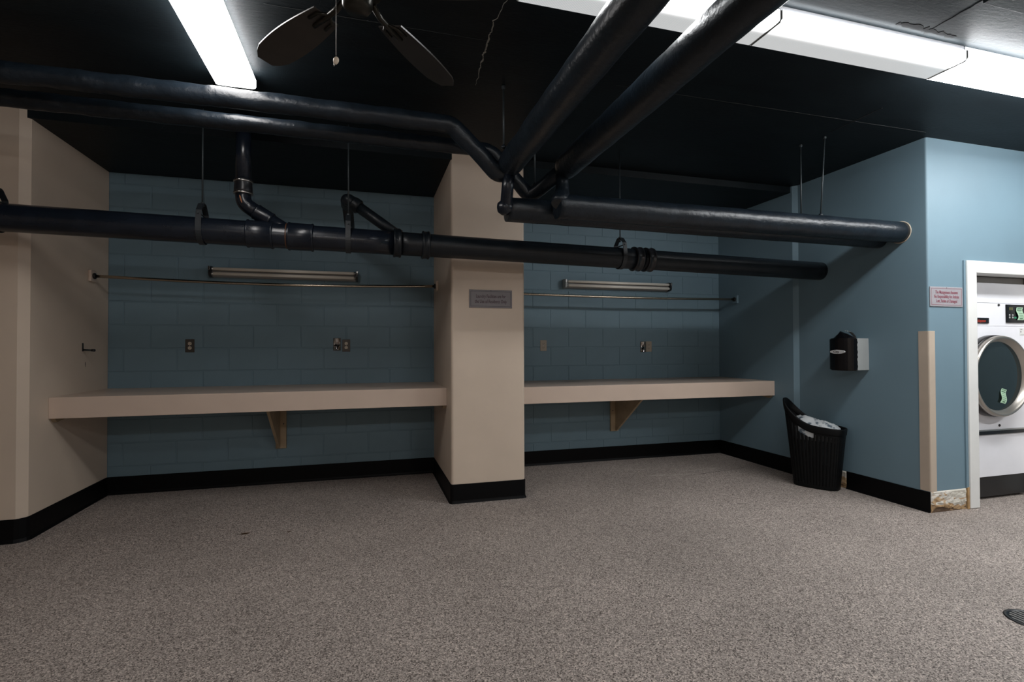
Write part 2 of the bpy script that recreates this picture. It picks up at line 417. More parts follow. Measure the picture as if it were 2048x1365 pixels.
# back wall: mortar plane, then every painted block on it
b = MB(); b.box((XL - .1, YB + .0048, 0), (XR + .1, YB + .12, ZC)); wall_back = struct('wall_back', b, M['teal_block'])
def block_mesh(wd, hh):
    g = .0042; c = .003; x0, x1, z0, z1 = g, wd - g, g, hh - g; bm = bmesh.new()
    A = [bm.verts.new(p) for p in ((x0, .012, z0), (x1, .012, z0), (x1, .012, z1), (x0, .012, z1))]
    B = [bm.verts.new(p) for p in ((x0, c, z0), (x1, c, z0), (x1, c, z1), (x0, c, z1))]
    C_ = [bm.verts.new(p) for p in ((x0+c, 0, z0+c), (x1-c, 0, z0+c), (x1-c, 0, z1-c), (x0+c, 0, z1-c))]
    bm.faces.new(C_)
    for P, Q in ((A, B), (B, C_)):
        for k in range(4): bm.faces.new((P[k], P[(k+1) % 4], Q[(k+1) % 4], Q[k]))
    bmesh.ops.recalc_face_normals(bm, faces=bm.faces[:])
    me = bpy.data.meshes.new('block'); bm.to_mesh(me); bm.free(); me.materials.append(M['teal_block']); return me
_cache = {}
def blocks(xa, xb, x_even, x_odd, rough=0.0):
    zs = [0.0] + [0.032 + .2032 * k for k in range(1, 14)] + [ZB]
    for r in range(len(zs) - 1):
        z0, z1 = zs[r], zs[r+1]; ph = x_even if r % 2 == 0 else x_odd
        k0 = math.floor((xa - ph) / .4064); xs = [xa]
        k = k0 + 1
        while ph + k * .4064 < xb - .01:
            if ph + k * .4064 > xa + .01: xs.append(ph + k * .4064)
            k += 1
        xs.append(xb)
        for a, c in zip(xs, xs[1:]):
            key = (round(c - a, 3), round(z1 - z0, 3))
            if key not in _cache: _cache[key] = block_mesh(*key)
            o = bpy.data.objects.new('block', _cache[key]); COL.objects.link(o); o.parent = wall_back
            o.location = (a, YB + random.uniform(-.0006, .0006), z0)
# row 7 (z 1.454) has joints at -2.005 + k*0.4064 in the left bay
blocks(XL, CX0 + .02, -1.802, -2.005)
blocks(CX1 - .02, XR, 1.702, 1.904)

def poly_wall(name, poly, z0, z1, m, bev=0.0):
    b = MB(); b.prism(poly, 'z', z0, z1, bev); return struct(name, b, m)
# left wall with its bevelled front corner and the face beside it
poly_wall('wall_left', [(XL, YB + .01), (XL, 4.107), (-2.165, 4.062), (-4.6, 4.062), (-4.6, YB + .01)], 0, ZC - .0, M['beige'])
# right wall: far stretch stands a little proud, bevelled step, nearer stretch, rounded corner, front face up to the opening
rc = [(XRN + .014 - .014 * math.cos(a), YF + .014 - .014 * math.sin(a)) for a in (0, PI/8, PI/4, 3*PI/8, PI/2)]
poly_wall('wall_right', [(XR, YB + .02), (XR, 4.072), (XRN, 4.034)] + rc + [(4.50, YF), (4.50, YB + .02)], 0, ZC, M['teal'])
b = MB(); b.box((4.50, YF, 1.88), (5.42, YF + .12, ZC)); b.box((5.42, YF, 0), (7.1, YF + .12, ZC)); struct('wall_front_right', b, M['teal'])
b = MB(); b.box((4.5, 4.3, 0), (7.1, 4.4, ZC)); b.box((5.85, YF + .12, 0), (5.9, 4.3, ZC)); struct('wall_alcove', b, M['white_paint'])
b = MB(); b.box((7.0, -3.1, 0), (7.1, YF, ZC)); struct('wall_far_right', b, M['teal'])
b = MB(); b.box((-4.7, -3.1, 0), (-4.6, 4.1, ZC)); struct('wall_far_left', b, M['beige'])
b = MB(); b.box((-4.6, -3.2, 0), (7.1, -3.1, ZC)); struct('wall_behind', b, M['beige'])

# square column between the bays, its front corners rounded
def rrect(x0, x1, y0, y1, r, back=False):
    P = []
    for cx, cy, a0 in ((x0 + r, y0 + r, PI), (x1 - r, y0 + r, 1.5 * PI)):
        for k in range(6): a = a0 + k * PI / 10; P.append((cx + r * math.cos(a), cy + r * math.sin(a)))
    return P + [(x1, y1), (x0, y1)]
poly_wall('column', rrect(CX0, CX1, CY, YB + .01, .022), 0, ZC, M['beige'])

# black cove base
BH, BT = .152, .006
def base(name, path, flip=1):
    """path of (x,y) along the wall face; profile offset to the room side"""
    P = [Vector(p) for p in path]; prof = [(0, 0), (.016, 0), (.013, .004), (.009, .012), (BT, .022), (BT, BH - .003), (BT - .003, BH), (0, BH)]
    bm = bmesh.new(); rows = []
    for i, p in enumerate(P):
        def nrm(a, c): t = (c - a).normalized(); return Vector((t.y, -t.x)) * flip
        if i == 0: n = nrm(P[0], P[1]); s = 1
        elif i == len(P) - 1: n = nrm(P[-2], P[-1]); s = 1
        else:
            n1, n2 = nrm(P[i-1], p), nrm(p, P[i+1]); n = (n1 + n2).normalized(); s = 1 / max(.3, n.dot(n1))
        rows.append([bm.verts.new((p.x + n.x * o * s, p.y + n.y * o * s, z)) for o, z in prof])
    for a, c in zip(rows, rows[1:]):
        for k in range(len(prof)): bm.faces.new((a[k], a[(k+1) % len(prof)], c[(k+1) % len(prof)], c[k]))
    bm.faces.new(rows[0]); bm.faces.new(rows[-1][::-1]); bmesh.ops.recalc_face_normals(bm, faces=bm.faces[:])
    mb = MB(); mb.bm.free(); mb.bm = bm; return struct(name, mb, M['black_rubber'])
base('baseboard_left', [(-4.6, 4.061), (-2.172, 4.061), (-2.150, 4.070), (-2.127, 4.095), (-2.119, 4.112), (-2.119, YB - .007)])
base('baseboard_back', [(XL + .007, YB - .001), (CX0 - .007, YB - .001)])
cr_ = [(CX0 - .001 + .022 - .022 * math.cos(a), CY - .001 + .022 - .022 * math.sin(a)) for a in (0, PI/6, PI/3, PI/2)]
cr2 = [(CX1 + .001 - .022 + .022 * math.sin(a), CY - .001 + .022 - .022 * math.cos(a)) for a in (0, PI/6, PI/3, PI/2)]
base('baseboard_column', [(CX0 - .001, YB - .007)] + cr_ + cr2 + [(CX1 + .001, YB - .007)], -1 * -1)
base('baseboard_back', [(CX1 + .007, YB - .001), (XR - .007, YB - .001)])
base('baseboard_right', [(XR - .001, YB - .007), (XR - .001, 4.073), (XRN - .001, 4.035), (XRN - .001, 3.60)])
base('baseboard_right', [(XRN - .001, 3.535), (XRN - .001, YF + .002)])

# bare patches where the base has come away
def torn(name, x0, x1, z1, axis='y', pos=0.0, nx=46, nz=20, amp=.006):
    bm = bmesh.new(); g = []
    for i in range(nx + 1):
        row = []
        for j in range(nz + 1):
            u = x0 + (x1 - x0) * i / nx; z = z1 * j / nz
            d = noise.noise(Vector((u * 22, 3.1, z * 40))) * amp + noise.noise(Vector((u * 60, 9.1, z * 90))) * amp * .5
            d -= amp * 1.2 * (1 if z < z1 * (.28 + .25 * noise.noise(Vector((u * 9, 0, 5)))) else 0)
            if i in (0, nx) or j in (0, nz): d = -amp * 1.4
            o_ = max(.0015, .010 + d); row.append(bm.verts.new((u, pos - o_, z) if axis == 'y' else (pos - o_, u, z)))
        g.append(row)
    for i in range(nx):
        for j in range(nz): bm.faces.new((g[i][j], g[i+1][j], g[i+1][j+1], g[i][j+1]))
    bmesh.ops.recalc_face_normals(bm, faces=bm.faces[:])
    mb = MB(); mb.bm.free(); mb.bm = bm; return struct(name, mb, M['plaster'])
torn('trim_1', XRN - .004, 4.425, .158, 'y', YF)
torn('trim_2', 3.532, 3.605, .15, 'x', XRN, 12, 16, .004)

# opening round the dryer
door = bpy.data.objects.new('door_1', None); COL.objects.link(door); door.location = (4.44, YF, 0); door['kind'] = 'structure'
b = MB(); b.box((4.448, YF - .022, 0.004), (4.548, YF + .11, 1.909), .004); b.build('jamb', M['white_paint'], door)
b = MB(); b.box((5.345, YF - .022, 0.004), (5.445, YF + .11, 1.909), .004); b.build('jamb', M['white_paint'], door)
b = MB(); b.box((4.548, YF - .022, 1.816), (5.345, YF + .11, 1.909), .004); b.build('header', M['white_paint'], door)
b = MB(); b.prism([(4.424, 0.16), (4.448, 0.16), (4.448, 1.909), (4.428, 1.909), (4.426, 1.2), (4.422, .7)], 'y', YF - .010, YF + .0); b.build('caulk_strip', M['teal'], door)
b = MB(); b.box((4.430, YF - .014, 0.0), (4.448, YF, .165)); b.build('bare_edge', M['wood_raw'], door)

# ceiling details: crack, paint seams, slot, loose board at the far right
def jag(p0, p1, n, amp, w0, w1, seed, axis=0):
    r = random.Random(seed); P, W = [], []
    for i in range(n + 1):
        t = i / n; p = Vector(p0).lerp(Vector(p1), t); p[axis] += r.uniform(-amp, amp)
        P.append(p); W.append((w0 + (w1 - w0) * math.sin(PI * min(1, t * 1.1))) * r.uniform(.35, 1.4))
    return P, W
pts = [(.625, 2.20), (.612, 2.25), (.606, 2.31), (.607, 2.36), (.590, 2.385), (.600, 2.42), (.604, 2.47), (.597, 2.50), (.606, 2.53), (.603, 2.57), (.608, 2.61), (.612, 2.65), (.607, 2.68), (.617, 2.72), (.613, 2.76), (.622, 2.80), (.622, 2.86), (.632, 2.90), (.630, 2.95), (.636, 3.03)]
wds = [.002, .003, .004, .004, .007, .006, .007, .009, .010, .010, .012, .011, .010, .011, .008, .009, .006, .005, .003, .0015]
b = MB()
P, W = [], []
rr = random.Random(3)
for (x0, y0), (x1, y1), wa, wb in zip(pts, pts[1:], wds, wds[1:]):
    for k in range(3):
        t = k / 3; P.append((x0 + (x1-x0)*t + rr.uniform(-.003, .003), y0 + (y1-y0)*t, ZC - .001)); W.append(max(.0012, (wa + (wb-wa)*t) * rr.uniform(.35, .95)))
b.strip(P, W, (0, 0, -1)); b.build('crack', M['crack'], ceiling)
b = MB(); P, W = jag((1.45, 2.775, ZC - .0005), (3.97, 2.775, ZC - .0005), 90, .0015, .0012, .0035, 5, 1); b.strip(P, W, (0, 0, -1), .0006); b.build('seam', M['seam'], ceiling)
b = MB(); P, W = jag((-.45, 2.55, ZC - .0005), (.6, 2.55, ZC - .0005), 40, .001, .001, .002, 8, 1); b.strip(P, W, (0, 0, -1), .0006); b.build('seam', M['seam'], ceiling)
b = MB(); P, W = jag((3.289, 2.57, ZC - .001), (3.289, 2.96, ZC - .001), 14, .001, .006, .010, 6, 0); b.strip(P, W, (0, 0, -1), .001); b.build('slot', M['dark_void'], ceiling)
b = MB(); P, W = jag((2.71, 1.62, ZC - .001), (2.71, 1.88, ZC - .001), 12, .003, .003, .006, 9, 0); b.strip(P, W, (0, 0, -1), .001); b.build('seam', M['dark_void'], ceiling)
b = MB(); P, W = jag((2.50, 1.868, ZC - .001), (2.89, 1.875, ZC - .001), 26, .004, .020, .034, 12, 1); b.strip(P, W, (0, 0, -1), .0012); b.build('peeled_paint', M['dark_void'], ceiling)
b = MB(); b.box((2.705, .9, ZC - .018), (6.9, 1.636, ZC), .002); b.build('board', M['ceiling'], ceiling)

# floor marks
b = MB()
for (p0, p1, n, am, w0, w1, sd) in (((2.40, 4.80, .0005), (2.95, 4.62, .0005), 26, .02, .004, .02, 1), ((2.62, 4.43, .0005), (3.15, 4.36, .0005), 24, .015, .005, .022, 2), ((3.05, 4.50, .0005), (3.65, 4.52, .0005), 26, .012, .003, .016, 4)):
    P, W = jag(p0, p1, n, am, w0, w1, sd, 1); b.strip(P, W, (0, 0, 1), .0004)
M['scuff'] = mat('worn_floor_patch', (0.40, 0.36, 0.32), 0.7, var=0.35, vscale=120)
b.build('worn_line', M['scuff'], floor)
b = MB(); P, W = jag((3.0, 4.325, .0004), (3.75, 4.44, .0004), 40, .006, .002, .003, 14, 1); b.strip(P, W, (0, 0, 1), .0004); b.build('crack', M['dark_void'], floor)
b = MB()
for cx, cy, r in ((-.779, 3.827, .020), (-.499, 3.783, .010)):
    b.strip([(cx + r * 1.3 * math.cos(PI * k / 6 - PI / 2) * 0 + (k - 3) * r * .5, cy + (k - 3) * r * .15, .0004) for k in range(7)], [r * .4, r * .9, r * 1.2, r * 1.5, r * 1.3, r, r * .4], (0, 0, 1), .0004)
b.build('stain', M['stain'], floor)

# ------------------------------------------------------------------ ceiling lights
def ceiling_light(x0, x1, yc, lens, label, along='x', hw=.105, group=None):
    """wraparound surface light; x0..x1 is the extent along its length"""
    cx = (x0 + x1) / 2; loc = (cx, yc, ZC) if along == 'x' else (yc, cx, ZC)
    t = thing('ceiling_light', loc, label, 'light', group); h = (x1 - x0) / 2
    rot = 0 if along == 'x' else -PI / 2
    t.rotation_euler = (0, 0, rot)
    def put(mb, name, m): return mb.build(name, m, t, world=False)
    b = MB(); b.box((-h + .004, -hw + .012, -.030), (h - .004, hw - .012, -.0005)); put(b, 'housing', M['white_enamel'])
    prof = [(-hw, -.029), (-hw, -.068), (-hw + .004, -.076), (-hw + .014, -.080), (hw - .014, -.080), (hw - .004, -.076), (hw, -.068), (hw, -.029)]
    bm = bmesh.new(); A = [bm.verts.new((-h + .004, y, z)) for y, z in prof]; B = [bm.verts.new((h - .004, y, z)) for y, z in prof]
    for k in range(len(prof) - 1): bm.faces.new((A[k], B[k], B[k+1], A[k+1]))
    bmesh.ops.recalc_face_normals(bm, faces=bm.faces[:])
    for f in bm.faces:
        if f.normal.z > .5: f.normal_flip()
    mb = MB(); mb.bm.free(); mb.bm = bm; put(mb, 'diffuser', lens)
    for sx in (-1, 1):
        b = MB(); b.prism([(-hw - .001, -.028), (-hw - .001, -.069), (-hw + .013, -.082), (hw - .013, -.082), (hw + .001, -.069), (hw + .001, -.028)], 'x', sx * (h - .004) - .002, sx * (h - .004) + .002)
        put(b, 'end_cap', M['grey_foam'])
    return t
YR0 = 2.012
ceiling_light(.628, 1.838, YR0, M['lens_band'], 'dimly glowing ribbed ceiling light crossed by the two big slanting pipes')
ceiling_light(1.840, 3.030, YR0, M['lens_band'], 'ribbed ceiling light with one bright side, middle of the row of three')
ceiling_light(3.032, 4.242, YR0, M['lens_full'], 'brightest ceiling light, glaring white above the blue corner at the right')
ceiling_light(2.035, 3.245, -.716, M['lens_left'], 'white ceiling light left of the fan, ending above the upper black pipe', 'y')
ceiling_light(4.244, 5.454, YR0, M['lens_full'], 'added white ceiling light out of frame at the right, last of the row')  # unseen light, added past the row to brighten the right side
ceiling_light(4.45, 5.66, .2, M['lens_added_right'], 'added white ceiling light out of frame, facing the dryer from above')  # added out of view to brighten the dryer and the wall beside it
ceiling_light(-1.6, -.39, -2.4, M['lens_added_back'], 'added ceiling light behind the camera, on its left', group='added ceiling lights behind the camera')  # this one and the next are unseen, added to lift the room's brightness
ceiling_light(1.4, 2.61, -2.4, M['lens_added_back'], 'added ceiling light behind the camera, on its right', group='added ceiling lights behind the camera')

# ------------------------------------------------------------------ ceiling fan
fx, fy, fz = -.027, 1.80, 2.45
fan = thing('ceiling_fan', (fx, fy, ZC), 'dark five-bladed ceiling fan with a beaded pull chain', 'fan')
b = MB(); b.lathe([(.0, 0), (.065, 0), (.07, -.01), (.055, -.045), (.02, -.06), (.013, -.06), (.013, -.17), (0, -.17)], (fx, fy, ZC - .0005)); b.build('canopy', M['fan_metal'], fan)
b = MB(); b.lathe([(0, .19), (.03, .188), (.075, .175), (.112, .15), (.118, .12), (.118, .07), (.11, .045), (.09, .03), (.085, .01), (0, .01)], (fx, fy, fz)); b.build('motor', M['fan_metal'], fan)
b = MB(); b.lathe([(0, .01), (.05, .01), (.052, -.005), (.05, -.045), (.04, -.06), (0, -.065)], (fx, fy, fz)); b.build('switch_housing', M['fan_metal'], fan)
for k in range(5):
    a = math.radians(53.5 + 72 * k); ca, sa = math.cos(a), math.sin(a)
    R = Matrix.Translation((fx, fy, fz)) @ Matrix.Rotation(a, 4, 'Z') @ Matrix.Rotation(math.radians(11), 4, 'X')
    bm = bmesh.new(); out = []
    for t in range(13):
        u = .19 + .46 * t / 12; wv = .050 + .020 * math.sin(PI * min(1, t / 12 * .9)) ; 
        if t >= 11: wv *= (.86 if t == 11 else .55)
        out.append((u, wv))
    top = [bm.verts.new(R @ Vector((u, wv, .003))) for u, wv in out] + [bm.verts.new(R @ Vector((u, -wv, .003))) for u, wv in out[::-1]]
    bot = [bm.verts.new(R @ Vector((u, wv, -.003))) for u, wv in out] + [bm.verts.new(R @ Vector((u, -wv, -.003))) for u, wv in out[::-1]]
    bm.faces.new(top); bm.faces.new(bot[::-1]); n = len(top)
    for i in range(n): bm.faces.new((top[i], bot[i], bot[(i+1) % n], top[(i+1) % n]))
    bmesh.ops.recalc_face_normals(bm, faces=bm.faces[:])
    mb = MB(); mb.bm.free(); mb.bm = bm; bl = mb.build('blade', M['fan_wood'], fan)
    b = MB(); b.tube([R @ Vector(p) for p in ((.08, 0, .012), (.13, 0, -.006), (.19, 0, -.008), (.27, 0, -.007))], [.012, .011, .010, .008], 8)
    for s in (-1, 1): b.tube([R @ Vector(p) for p in ((.165, 0, -.007), (.20, s * .03, -.006), (.25, s * .034, -.006))], .006, 8)
    b.build('bracket', M['fan_metal'], bl)
cxp, cyp = -.095, 1.787
b = MB()
for k in range(46): b.lathe([(0, -.0016), (.0014, -.0008), (.0014, .0008), (0, .0016)], (cxp, cyp, 2.222 + .0042 * k), n=6)
b.tube([(cxp, cyp, 2.215), (cxp, cyp, 2.415)], .0006, 5); ch = b.build('pull_chain', M['steel'], fan)
b = MB(); tax = Vector((.28, .0, .96)); b.lathe([(0, -.0135), (.005, -.012), (.0085, -.005), (.0095, .001), (.008, .007), (.004, .0115), (0, .013)], (cxp, cyp, 2.203), tax, 20); b.build('fob', M['bead'], ch)
b = MB(); b.lathe([(0, -.0215), (.0012, -.021), (.0028, -.015), (.003, -.011), (0, -.0105)], (cxp - .001, cyp, 2.203), tax, 12); b.build('tip', M['steel'], ch)

# ------------------------------------------------------------------ pipes
def lin(a, c, t): return a + (c - a) * t
# the big drain along both bays, falling slightly to the right
def dz(x): return 2.037 + (x + 2.1) * (1.948 - 2.037) / 6.15
DY = 3.784
drain = thing('drain_pipe', (-4.5, DY, dz(-4.5)), 'black drain pipe running low across both bays, with an upright plastic pipe joining it', 'pipe')
def seg(x0, x1, r): b = MB(); b.tube([(x, DY, dz(x)) for x in [lin(x0, x1, k / 24) for k in range(25)]], r, 32); return b
seg(-4.59, .20, .0845).build('plastic_pipe', M['pipe_smooth'], drain)
seg(.23, 2.14, .0835).build('iron_pipe', M['pipe_cast'], drain)
seg(2.20, XRN - .002, .0815).build('iron_pipe', M['pipe_cast'], drain)
def collar(x0, x1, r, rim=.004):
    b = MB(); ax = Vector((1, 0, dz(1) - dz(0))).normalized(); L = x1 - x0
    b.lathe([(r - .012, 0), (r, .001), (r + rim, .004), (r + rim, .012), (r, .018), (r, L - .018), (r + rim, L - .012), (r + rim, L - .003), (r, L), (r - .012, L)], (x0, DY, dz(x0)), ax, 36); return b
collar(-.765, -.600, .0905).build('wye_collar', M['pipe_smooth'], drain)
collar(-.510, -.345, .0925).build('socket', M['pipe_smooth'], drain)
for x in (.192, .395): collar(x, x + .055, .098, .004).build('hub', M['pipe_cast'], drain)
for x in (2.115, 2.222): collar(x, x + .070, .094, .006).build('coupling_band', M['rubber_band'], drain)
b = MB(); b.lathe([(.0835, 0), (.0865, .001), (.0865, .007), (.0835, .009)], (-.522, DY, dz(-.52)), (1, 0, -.0145), 32); b.build('primer_ring', M['primer_dull'], drain)

# vertical plastic pipe dropping into the wye
vx, vy = -.792, 3.80
b = MB(); b.tube([(vx, vy, ZC - .001), (vx, vy, 2.34)], .0475, 28); vp = b.build('upright_pipe', M['pipe_smooth'], drain)
b = MB(); b.lathe([(.047, 0), (.055, .002), (.056, .02), (.0535, .03), (.056, .055), (.0575, .075), (.0555, .098), (.047, .10)], (vx, vy, 2.385), (0, 0, -1), 32); cp = vp; b.build('rubber_coupling', M['rubber_band'], vp)
for z in (2.375, 2.295):
    b = MB(); b.lathe([(.055, 0), (.060, .001), (.060, .012), (.055, .013)], (vx, vy, z), (0, 0, -1), 32); b.lathe([(0, 0), (.006, 0), (.006, .03), (0, .03)], (vx - .03, vy - .058, z - .006), (1, 0, 0), 10); b.build('clamp', M['steel'], cp)
el = fillet([(vx, vy, 2.31), (vx, vy, 2.225), (vx + .10, vy - .004, 2.155)], .10, 10)
b = MB(); b.tube(el, .0485, 28); b.build('elbow', M['pipe_smooth'], vp)
d0 = Vector((vx + .065, vy - .003, 2.180)); dd = (Vector((-.455, DY, 2.01)) - d0).normalized()
b = MB(); b.lathe([(.047, 0), (.0535, .002), (.0555, .006), (.0535, .012), (.0535, .10), (.0555, .108), (.0535, .114), (.047, .116)], d0 + dd * .015, dd, 32); b.build('socket', M['pipe_smooth'], vp)
b = MB(); b.tube([d0 + dd * .10, d0 + dd * .32], .0475, 28); b.build('branch', M['pipe_smooth'], vp)
b = MB(); b.strip([Vector((vx - .012 + .014 * k / 6, vy - .0495 - .002 * math.sin(k), 2.265 - .05 * k / 6)) for k in range(7)], [.004, .008, .009, .007, .009, .006, .003], (0, -1, 0), .0015); b.build('primer_run', M['orange'], vp)

# small iron branch that rises behind the drain
p0, p1 = Vector((.25, 3.84, 2.06)), Vector((-.075, 3.90, 2.295))
b = MB(); b.tube([p0, p1], .040, 24); bp = b.build('branch_pipe', M['pipe_cast'], drain)
dv = (p1 - p0).normalized()
b = MB(); b.lathe([(.038, 0), (.050, .004), (.053, .012), (.053, .045), (.050, .06), (.038, .065)], p1 - dv * .04, dv, 28); b.tube(fillet([p1, p1 + dv * .07, p1 + dv * .07 + Vector((-.0, .10, -.02))], .06, 8), .046, 24); b.build('elbow', M['pipe_cast'], bp)
b = MB(); b.tube([p1 + dv * .07 + Vector((0, .06, -.015)), Vector(((p1 + dv * .07).x, YB - .001, 2.25))], .040, 20); b.build('pipe', M['pipe_cast'], bp)
b = MB(); b.lathe([(.038, 0), (.048, .004), (.048, .03), (.038, .035)], p0 - dv * -.015, dv, 24); b.build('hub', M['pipe_cast'], bp)

# two insulated lines: each comes toward the camera, with a run over the left bay and one over the right bay
def main_pipe(x, z, yend, label, r=.079, seed=0):
    t = thing('insulated_pipe', (x, yend, z), label, 'pipe')
    pts = dense([(x, -3.0, z), (x, yend - .05, z), (x, yend, z)], .04)
    n = len(pts)
    b = MB(); b.tube(pts, [r] * (n - 2) + [r * .97, r * .72], 36, lump=.0035, lscale=6, seed=seed); b.build('main_run', M['pipe'], t)
    return t
m1 = main_pipe(.872, 2.402, 3.14, 'left big overhead pipe toward the viewer, joined to the upper pipe over the left bay', seed=2)
m2 = main_pipe(1.232, 2.402, 3.09, 'right big overhead pipe brushing the ceiling lights, joined to the thinner left bay pipe', seed=8)
b = MB(); b.tube(dense(fillet([(-4.59, 3.08, 2.606), (.50, 3.08, 2.606), (.80, 3.12, 2.345), (.862, 3.13, 2.352)], [.12, .04], 8), .02), .0525, 28, lump=.006, lscale=7, seed=1); b.build('left_run', M['pipe'], m1)
b = MB(); b.tube(dense(fillet([(-4.59, 3.31, 2.578), (.80, 3.31, 2.565), (1.075, 3.31, 2.275), (1.222, 3.06, 2.388)], [.13, .05], 8), .02), .047, 28, lump=.005, lscale=8, seed=5); b.build('left_run', M['pipe'], m2)
b = MB(); b.tube(fillet([(.868, 3.09, 2.345), (.862, 3.11, 2.25), (.868, 3.165, 2.165), (.90, 3.20, 2.152), (.95, 3.20, 2.152)], [.05, .04, .04], 6), .039, 24, lump=.002); b.build('nipple', M['pipe_smooth'], m1)
b = MB(); b.lathe([(0, -.052), (.03, -.045), (.049, -.02), (.052, 0), (.046, .03), (.036, .045), (0, .045)], (.862, 3.175, 2.150), (1, 0, .1), 24); b.build('elbow', M['pipe_smooth'], m1)
b = MB(); b.tube([(1.208, 3.055, 2.35), (1.210, 3.05, 2.30), (1.208, 3.045, 2.25), (1.20, 3.035, 2.21), (1.185, 3.02, 2.175), (1.17, 3.01, 2.145)], [.040, .040, .043, .050, .058, .050], 24, lump=.002); b.build('nipple', M['pipe'], m2)
b = MB(); b.tube(dense([(1.17, 3.04, 2.143), (XRN - .002, 3.04, 2.148)], .03), .0805, 32, lump=.003, lscale=6, seed=3); b.build('right_run', M['pipe'], m2)
b = MB(); b.tube(dense([(.885, 3.215, 2.150), (XRN - .002, 3.215, 2.135)], .03), .079, 32, lump=.003, lscale=6, seed=6); b.build('right_run', M['pipe'], m1)
b = MB(); b.lathe([(.078, 0), (.087, .0), (.087, .004), (.078, .005)], (XRN - .005, 3.04, 2.148), (1, 0, 0), 32); b.build('sealant_ring', M['ivory'], m2)

# ------------------------------------------------------------------ hangers
def rod_mesh(x, y, z0, z1, r=.0055, tilt=(0, 0)):
    b = MB(); b.tube([(x + tilt[0], y + tilt[1], z1), (x, y, z0)], r, 8); return b
def clevis(x, label, r, ztop, open_=.085):
    zc = dz(x); t = thing('clevis_hanger', (x, DY, ztop), label, 'pipe hanger', 'strap hangers holding the drain pipe')
    loop = []
    for k in range(17):
        a = PI + PI * k / 16; loop.append((DY + (r + .002) * math.cos(a), zc + (r + .002) * math.sin(a)))
    zt = zc + r + open_
    loop += [(DY + r + .002, zc + r * .55), (DY + r * .86, zc + r + open_ * .35), (DY + .030, zt - .006), (DY + .018, zt), (DY - .018, zt), (DY - .030, zt - .006), (DY - r * .86, zc + r + open_ * .35), (DY - r - .002, zc + r * .55)]
    b = MB(); b.ribbon_yz(loop, x - .017, x + .017, .004); b.build('strap', M['strap'], t)
    b = rod_mesh(x, DY, zt - .03, ztop); b.build('rod', M['rod'], t)
    b = MB(); b.lathe([(0, 0), (.012, 0), (.012, .010), (0, .010)], (x, DY, zt + .004), (0, 0, 1), 6, False); b.lathe([(0, 0), (.012, 0), (.012, .010), (0, .010)], (x, DY, zt - .014), (0, 0, 1), 6, False); b.build('nut', M['rod'], t)
    b = MB(); b.tube([(x, DY - r - .006, zc + r + .012), (x, DY + r + .006, zc + r + .012)], .005, 8); b.build('bolt', M['rod'], t)
clevis(-2.125, 'strap hanger at the left edge, in front of the beige wall', .087, ZC)
clevis(-1.031, 'strap hanger between the left wall and the upright plastic pipe', .087, ZC)
clevis(-.117, 'strap hanger under the fat elbow, right of the upright plastic pipe', .087, ZC)
clevis(2.005, 'strap hanger in the right bay beside the rubber coupling bands', .0855, ZC, .075)
def ceiling_rod(x, y, z0, label, tilt=(0, 0), r=.0055):
    t = thing('hanger_rod', (x, y, ZC), label, 'pipe hanger', 'thin hanger rods without straps')
    rod_mesh(x, y, z0, ZC - .001, r, tilt).build('rod', M['rod'], t)
    b = MB(); b.lathe([(0, 0), (.012, 0), (.012, -.012), (.007, -.018), (0, -.018)], (x + tilt[0], y + tilt[1], ZC - .001), (0, 0, 1), 8, False); b.build('anchor', M['rod'], t)
    b = MB(); b.lathe([(0, -.012), (.018, -.008), (.014, .004), (.006, .012), (0, .013)], (x, y, z0 + .004), (0, 0, 1), 12); b.build('clamp', M['pipe'], t)
ceiling_rod(.800, 2.97, 2.455, 'thin rod hanging left of the left big overhead pipe')
ceiling_rod(1.108, 3.30, 2.352, 'thin rod between the two big overhead pipes where they end')
ceiling_rod(3.272, 3.215, 2.215, 'left one of the two thin rods close together before the blue wall')
ceiling_rod(3.275, 3.04, 2.230, 'right one of the two thin rods close together, set in a ceiling slot', (.045, 0))

# ------------------------------------------------------------------ counters in the bays
def counter(x0, x1, zt, label, bx, side):
    yf = 4.315; t = thing('folding_counter', ((x0 + x1) / 2, YB, zt), label, 'counter', 'long laundry folding counters')
    b = MB(); b.box((x0, yf + .02, zt - .022), (x1, YB - .001, zt), .002); b.build('top', M['beige_lam'], t)
    b = MB(); b.box((x0, yf, zt - .148), (x1, yf + .02, zt + .0005), .002); b.build('fascia', M['beige_lam'], t)
    for xe, s in ((x0, 1), (x1, -1)):
        b = MB(); b.prism([(yf + .03, zt - .16), (yf + .055, zt - .178), (yf + .09, zt - .172), (YB - .02, zt - .10), (YB - .02, zt - .023), (yf + .03, zt - .023)], 'x', xe + (0 if s > 0 else -.028), xe + (.028 if s > 0 else 0)); b.build('end_cleat', M['beige_wood'], t)
    # wall bracket: upright against the wall and a plywood gusset
    zb = .325
    b = MB(); b.box((bx - .045, YB - .030, zb), (bx + .045, YB - .002, zt - .023), .002); up = b.build('bracket', M['beige_wood'], t)
    b = MB(); b.prism([(YB - .031, zb + .01), (YB - .055, zb + .01), (4.40, zt - .05), (4.40, zt - .023), (YB - .031, zt - .023)], 'x', bx - .011 + side * .018, bx + .011 + side * .018); b.build('gusset', M['beige_wood'], up)
    b = MB(); b.lathe([(0, 0), (.006, 0), (.005, -.003), (0, -.003)], (bx + side * -.022, YB - .030, .55), (0, 1, 0), 10); b.build('screw', M['black'], up)
counter(XL + .001, CX0 - .001, .908, 'long beige folding counter in the left bay between wall and column', -.748, -1)
counter(CX1 + .001, XR - .001, .897, 'long beige folding counter in the right bay against the blue wall', 2.640, 1)

